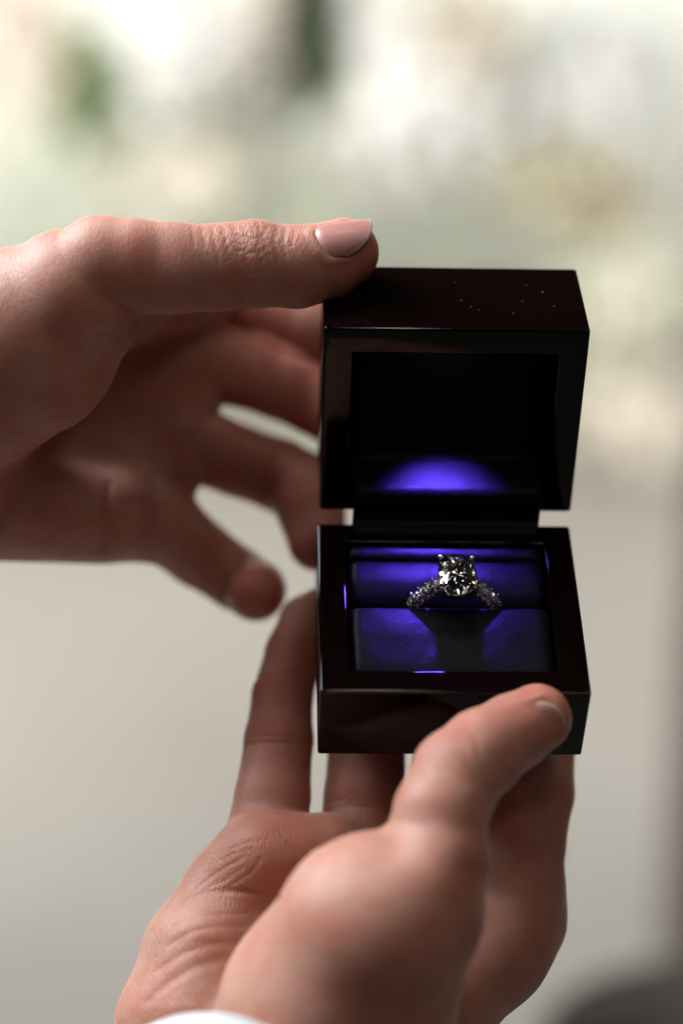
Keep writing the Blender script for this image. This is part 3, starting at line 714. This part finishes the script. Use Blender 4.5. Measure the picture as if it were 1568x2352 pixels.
def plant(name, u, v, y, rx, rz, colour, key, n, size, label, cat, petal=None, group='plants standing in front of the pale wall', stems=3):
    c = bgpt(u, v, y); root = empty(name, (c[0], y, 0), label, cat, group)
    r = np.array([rx, rx * .8, rz]); V, F = foliage(c, r, n, size)
    link('leaves', V, F, leafmat(key, colour), root, smooth=False)
    if petal:
        key2, c2, n2, s2 = petal; V, F = foliage(c - np.array([0, rx * .25, 0]), r * .95, n2, s2, True); link('blossoms', V, F, leafmat(key2, c2), root, smooth=False)
    for s in range(stems):
        x0 = (s - (stems - 1) / 2) * rx * .4; Vs = []
        for i in range(7):
            t = i / 6; p = np.array([c[0] + x0 * (.4 + t), y + .01 * s, t * (c[2] + rz * .3)]); rr = .006 * (1.3 - t)
            for q in range(6): Vs.append(p + rr * np.array([math.cos(q * 1.047), math.sin(q * 1.047), 0]))
        link('stem', Vs, gridfaces(7, 6, True), leafmat('stem', (.42, .45, .30)), root)
    return root
GREEN = (.10, .16, .035); DGREEN = (.022, .036, .010); PALEG = (.68, .72, .58); WHITE = (.88, .87, .84); CREAM = (.70, .64, .54); TAN = (.52, .42, .28); BLUSH = (.76, .66, .58); OLIVE = (.42, .38, .22)
plant('leafy_plant', 205, 190, 4.4, .045, .12, GREEN, 'green', 420, .05, 'thin bright green plant blurred at the upper left of the photo', 'plant')
plant('leafy_plant', 80, 330, 4.7, .13, .10, PALEG, 'paleg', 90, .06, 'low pale green plant blurred at the left edge above the upper hand', 'plant')
plant('dark_shrub', 715, 60, 4.2, .058, .20, DGREEN, 'dgreen', 700, .05, 'narrow nearly black shrub blurred at the top centre', 'shrub')
plant('leafy_plant', 745, 170, 4.2, .05, .045, (.07, .11, .03), 'moss', 220, .05, 'small dark green plant blurred at the foot of the nearly black shrub', 'plant')
plant('white_flower_bush', 380, 90, 4.9, .20, .16, PALEG, 'paleg', 120, .07, 'round white flowering bush blurred right of the thin green plant', 'bush', ('white', WHITE, 620, .06))
plant('white_flower_bush', 900, 200, 4.9, .26, .22, PALEG, 'paleg', 120, .07, 'large white flowering bush blurred right of the dark shrub', 'bush', ('white', WHITE, 900, .06))
plant('blush_flower_bush', 40, 120, 4.9, .14, .22, PALEG, 'paleg', 80, .07, 'blush pink flowering bush blurred in the upper left corner', 'bush', ('blush', BLUSH, 380, .06))
plant('blush_flower_bush', 590, 60, 4.9, .09, .16, PALEG, 'paleg', 60, .07, 'small blush flowering bush blurred left of the dark shrub', 'bush', ('blush', BLUSH, 200, .06))
plant('tan_grass_clump', 1050, 90, 4.8, .10, .12, TAN, 'tan2', 150, .08, 'tan dried clump blurred at the top right of centre', 'plant', ('cream', CREAM, 120, .06))
plant('white_flower_bush', 1330, 190, 4.9, .24, .20, PALEG, 'paleg', 200, .07, 'greyish white flowering bush blurred in the upper right corner', 'bush', ('white2', (.70, .69, .68), 620, .06))
plant('olive_shrub', 1290, 430, 4.5, .15, .10, OLIVE, 'olive', 260, .06, 'olive green shrub blurred right above the lid', 'shrub', ('cream', CREAM, 60, .05))
plant('brown_seed_head', 1400, 485, 4.4, .06, .045, (.24, .16, .09), 'brown', 60, .05, 'small brown dried flower head blurred beside the olive shrub', 'plant', stems=1)
plant('olive_shrub', 1430, 690, 4.4, .14, .16, (.50, .52, .38), 'olive2', 300, .06, 'yellow green shrub blurred right of the lid', 'shrub', ('cream', CREAM, 120, .05))
plant('cream_flower_bush', 1450, 960, 4.1, .12, .09, TAN, 'tan', 90, .06, 'cream flowering bush blurred right of the open lid', 'bush', ('cream', CREAM, 220, .06))
plant('cream_flower_bush', 420, 390, 4.6, .14, .06, PALEG, 'paleg', 60, .06, 'low cream flowering bush blurred above the upper thumb', 'bush', ('cream2', (.76, .70, .58), 200, .06))
# a dark brown post at the right edge and a stand-in for an unidentified dark mass at lower right
def lathe(prof, cen, n=40):
    V = [(cen[0] + r * math.cos(2 * math.pi * i / n), cen[1] + r * math.sin(2 * math.pi * i / n), z) for (r, z) in prof for i in range(n)]
    F = gridfaces(len(prof), n, True); F.append(list(range(n))[::-1]); F.append([(len(prof) - 1) * n + k for k in range(n)]); return V, F
cpt = bgpt(1625, 1500, 2.0)
pr = empty('wooden_post', (cpt[0], 2.0, 0), 'dark brown wooden post blurred at the right edge of the photo', 'post')
V, F = lathe([(.036, 0), (.038, .02), (.032, .06), (.03, .3), (.028, .68), (.032, .71), (.02, .74)], (cpt[0], 2.0), 24); link('shaft', V, F, mottled('brown_wood', (.10, .075, .055), (.16, .12, .09), 12, .6), pr)
V, F = lathe([(.075, 0.004), (.075, .03), (.055, .045)], (cpt[0], 2.0), 24); link('foot', V, F, simple('dark_foot', (.05, .045, .04), .5), pr)
cpt = bgpt(1650, 2330, .95)
pt = empty('mass', (cpt[0], .95, 0), 'tall unidentified dark round planter blurred at the lower right corner', 'mass')
V, F = lathe([(.06, .003), (.062, .04), (.074, .4), (.085, .72), (.092, .735), (.092, .76), (.086, .764), (.08, .73)], (cpt[0], .95)); link('mass_body', V, F, simple('mass_brown', (.040, .028, .020), .85), pt)
V, F = lathe([(.079, .71), (.06, .73), (.02, .735)], (cpt[0], .95)); link('mass_top', V, F, mottled('mass_top', (.010, .008, .006), (.02, .015, .012), 60, .9), pt)
